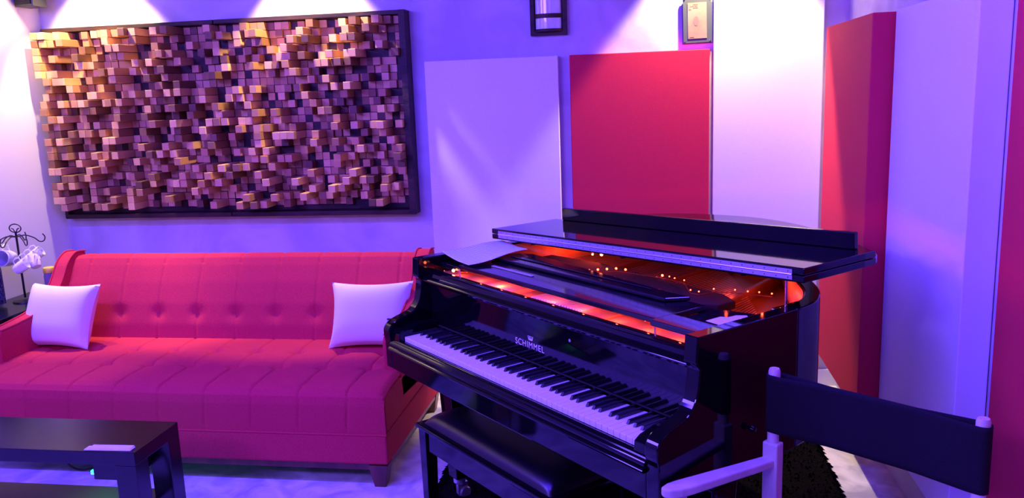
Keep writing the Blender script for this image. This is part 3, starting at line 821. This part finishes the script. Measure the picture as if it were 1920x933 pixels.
def bulb(x, y, z, r, m):
    o = MB().lathe([(0, -r), (r * .7, -r * .7), (r, 0), (r * .7, r * .7), (0, r)], 10).build('bulb', m, ls); o.location = (x, y, z); return o
b0 = bulb(leds[0][0], leds[0][1], .965, .0026, M['led_red'])
for i, (x, y) in enumerate(leds[1:] + front):
    o = b0.copy(); col.objects.link(o)
    zz = .965 if i < len(leds) - 1 else .946
    o.location = (x, y, zz)
    if 4 < i < 12: o.scale = (1.7, 1.7, 1.7)
    if i >= len(leds) - 1: o.scale = (.5, .5, .5)
bulb(.05, .193, .957, .006, M['led_big']); bulb(.278, .723, .972, .006, M['led_big']); bulb(.235, .715, .968, .004, M['led_big'])
def glow(x, y, z, p, c=(1, .055, .02)):
    l = bpy.data.lights.new('led_glow', 'POINT'); l.energy = p; l.color = c; l.shadow_soft_size = .003
    o = bpy.data.objects.new('led_glow', l); col.objects.link(o); o.parent = ls; o.location = (x, y, z)
for (x, p) in ((.05, .10), (.18, .10), (.31, .22), (.45, .10), (.60, .14), (.75, .12), (.90, .16), (1.03, .14), (1.15, .12)):
    glow(x, .225, .955, p * 2.6)
for (x, y, z, p) in ((.25, .74, .985, 1.6), (.05, .78, .97, 1.0), (.45, .85, .98, .25), (.78, .86, .985, .8), (.98, .80, .985, 1.1), (1.12, .68, .975, .4)):
    glow(x, y, z, p)

# ------------------------------------------------------------------ sheet music on the left end of the piano
t = thing('sheet_music', 'curled sheet music page on the left end of the open piano', 'sheet music', (0, 0, 0), PH)
def sheet(u, v):
    a = Vector((-.088, .225, 1.004)).lerp(Vector((.165, .188, .992)), u); b_ = Vector((-.094, .525, 1.004)).lerp(Vector((.165, .455, 1.006)), u)
    p = a.lerp(b_, v); 
    p.z += .010 * math.sin(PI * u) * -1 * (1 - v) * .6 + .016 * max(0, u - .6) * v - .004 * math.sin(2 * PI * v) + .004
    return p
MB().grid(sheet, 24, 24).build('page', M['paper'], t, solid=.0006, fix=False)
# small papers at the right end
t2 = thing('torn_paper', 'small torn cream paper scrap on the right end of the open piano', 'paper', (0, 0, 0), PH)
MB().prism([(1.205, .268), (1.272, .262), (1.272, .345), (1.262, .372), (1.245, .385), (1.225, .365), (1.222, .335), (1.205, .325)], 2, .9865, .9875).build('scrap', M['plain_paper'], t2)

# ------------------------------------------------------------------ piano bench
t = thing('piano_bench', 'black padded piano bench with lacquered legs in front of the keyboard', 'bench', (0, 0, 0), PH)
bx0, bx1, by0, by1, bz = .135, .905, -.045, .295, .490
def top(u, v):
    # rounded pillow top
    a = 2 * u - 1; b_ = 2 * v - 1
    e = (1 - abs(a) ** 14) * (1 - abs(b_) ** 6)
    return (bx0 + .018 + (bx1 - bx0 - .036) * u, by0 + .018 + (by1 - by0 - .036) * v, bz - .042 + .045 * max(0, e) ** .6)
MB().grid(top, 90, 60).build('cushion', M['leather'], t, fix=False)
MB().box(bx0 - .005, bx1 + .005, by0 - .005, by1 + .005, bz - .055, bz - .040).build('seat_frame', G, t, bevel=.004, seg=3)
MB().box(bx0 + .02, bx1 - .02, by0 + .012, by0 + .032, bz - .135, bz - .055).build('apron', G, t, bevel=.002)
MB().box(bx0 + .02, bx1 - .02, by1 - .032, by1 - .012, bz - .135, bz - .055).build('apron', G, t, bevel=.002)
MB().box(bx0 + .012, bx0 + .032, by0 + .02, by1 - .02, bz - .135, bz - .055).build('apron', G, t, bevel=.002)
MB().box(bx1 - .032, bx1 - .012, by0 + .02, by1 - .02, bz - .135, bz - .055).build('apron', G, t, bevel=.002)
for x in (bx0 + .004, bx1 - .052):
    for y in (by0 + .004, by1 - .052):
        MB().hexa([(x + .004, y + .004, 0), (x + .040, y + .004, 0), (x + .040, y + .040, 0), (x + .004, y + .040, 0)],
                  [(x, y, bz - .055), (x + .048, y, bz - .055), (x + .048, y + .048, bz - .055), (x, y + .048, bz - .055)]).build('leg', G, t, bevel=.002)

# ------------------------------------------------------------------ director's chair (local: x along backrest, -y forward)
CA = math.atan2(-.30, .38)
t = thing('directors_chair', "folding director's chair with pale wooden frame and dark canvas at the lower right", 'chair', (1.20, -.79, 0), CA)
SK = -.14     # the arms toe a little to the left as in the photograph
cw = .484
post_o = []
for i, x in enumerate((0, cw)):
    p = MB().lathe([(0, .60), (.0, .60), (.0145, .60), (.0145, .893), (.012, .900), (0, .900)], 20, Matrix.Translation((x, 0, 0)))
    p.build('back_post', M['chair_wood'], t)
    MB().box(x - .021, x + .021, -.016, .016, .12, .705).build('rear_upright', M['chair_wood'], t, bevel=.004, seg=2)
    # arm: paddle with rounded ends
    L = .40; ax = -SK
    pts = [(x - .019, .005), (x - .022 - .10 * .0, -.06)]
    def pt(d, w): return (x - .28 * d * (1) + w, -d)
    left = [pt(0, -.018), pt(.10, -.020), pt(.22, -.024), pt(.27, -.026), pt(.30, -.024), pt(.325, -.015)]
    right = [pt(.332, 0), pt(.325, .015), pt(.30, .024), pt(.27, .026), pt(.22, .024), pt(.10, .020), pt(0, .018)]
    MB().prism(left + right, 2, .640, .664).build('armrest', M['chair_wood'], t, bevel=.006, seg=3)
    fx, fy = pt(.29, 0)
    MB().box(fx - .018, fx + .018, fy - .014, fy + .014, .12, .640).build('front_upright', M['chair_wood'], t, bevel=.004, seg=2)
    MB().hexa([(x - .02, .03, .43), (x + .02, .03, .43), (fx + .02, fy - .02, .43), (fx - .02, fy - .02, .43)], [(x - .02, .03, .46), (x + .02, .03, .46), (fx + .02, fy - .02, .46), (fx - .02, fy - .02, .46)]).build('seat_rail', M['chair_wood'], t, bevel=.004)
    MB().hexa([(x - .02, .05, 0), (x + .02, .05, 0), (fx + .02, fy - .04, 0), (fx - .02, fy - .04, 0)], [(x - .02, .04, .035), (x + .02, .04, .035), (fx + .02, fy - .03, .035), (fx - .02, fy - .03, .035)]).build('foot_rail', M['chair_wood'], t, bevel=.004)
# crossed legs at front and back
for d in (.02, .33):
    xo = -.28 * d
    for s_ in (1, -1):
        a, b_ = (0, cw) if s_ > 0 else (cw, 0)
        yy = -d + .012 * s_
        MB().hexa([(a + xo - .018, yy - .009, .03), (a + xo + .018, yy - .009, .03), (a + xo + .018, yy + .009, .03), (a + xo - .018, yy + .009, .03)],
                  [(b_ + xo - .018, yy - .009, .44), (b_ + xo + .018, yy - .009, .44), (b_ + xo + .018, yy + .009, .44), (b_ + xo - .018, yy + .009, .44)]).build('cross_leg', M['chair_wood'], t, bevel=.003)
def seat(u, v):
    x = cw * u - .28 * (.33 * v + .01); y = -.34 * v + .01
    return (x, y, .462 - .03 * math.sin(PI * u))
MB().grid(seat, 20, 10).build('canvas_seat', M['canvas'], t, solid=.004, fix=False)
def backc(sg):
    def g(u, v):
        um = min(u, 1 - u)
        xe = -.0185 + (um / .08) * .0185 if um < .08 else (um - .08) / .42 * cw / 2
        x = xe if u <= .5 else cw - xe
        y = sg * .0175 * (math.sqrt(max(0, 1 - (xe / .0185) ** 2)) if xe < 0 else 1)
        z0 = .735 ; z1 = .886
        bow = .012 * math.sin(PI * u)
        mid = .010 * math.sin(PI * u)
        return (x, y * (1 - .8 * min(1, max(0, xe - .02) / .12)) + mid, z0 + (z1 - z0) * v - bow * .3)
    return g
cb = MB().grid(backc(1), 60, 12).grid(backc(-1), 60, 12)
cb.build('canvas_back', M['canvas'], t, solid=.002)
for z in (.742, .880):
    MB().tube([backc(-1)(u, (z - .735) / .151) for u in [i / 40 for i in range(41)]], .0012, 6).build('stitching', M['canvas'], t)
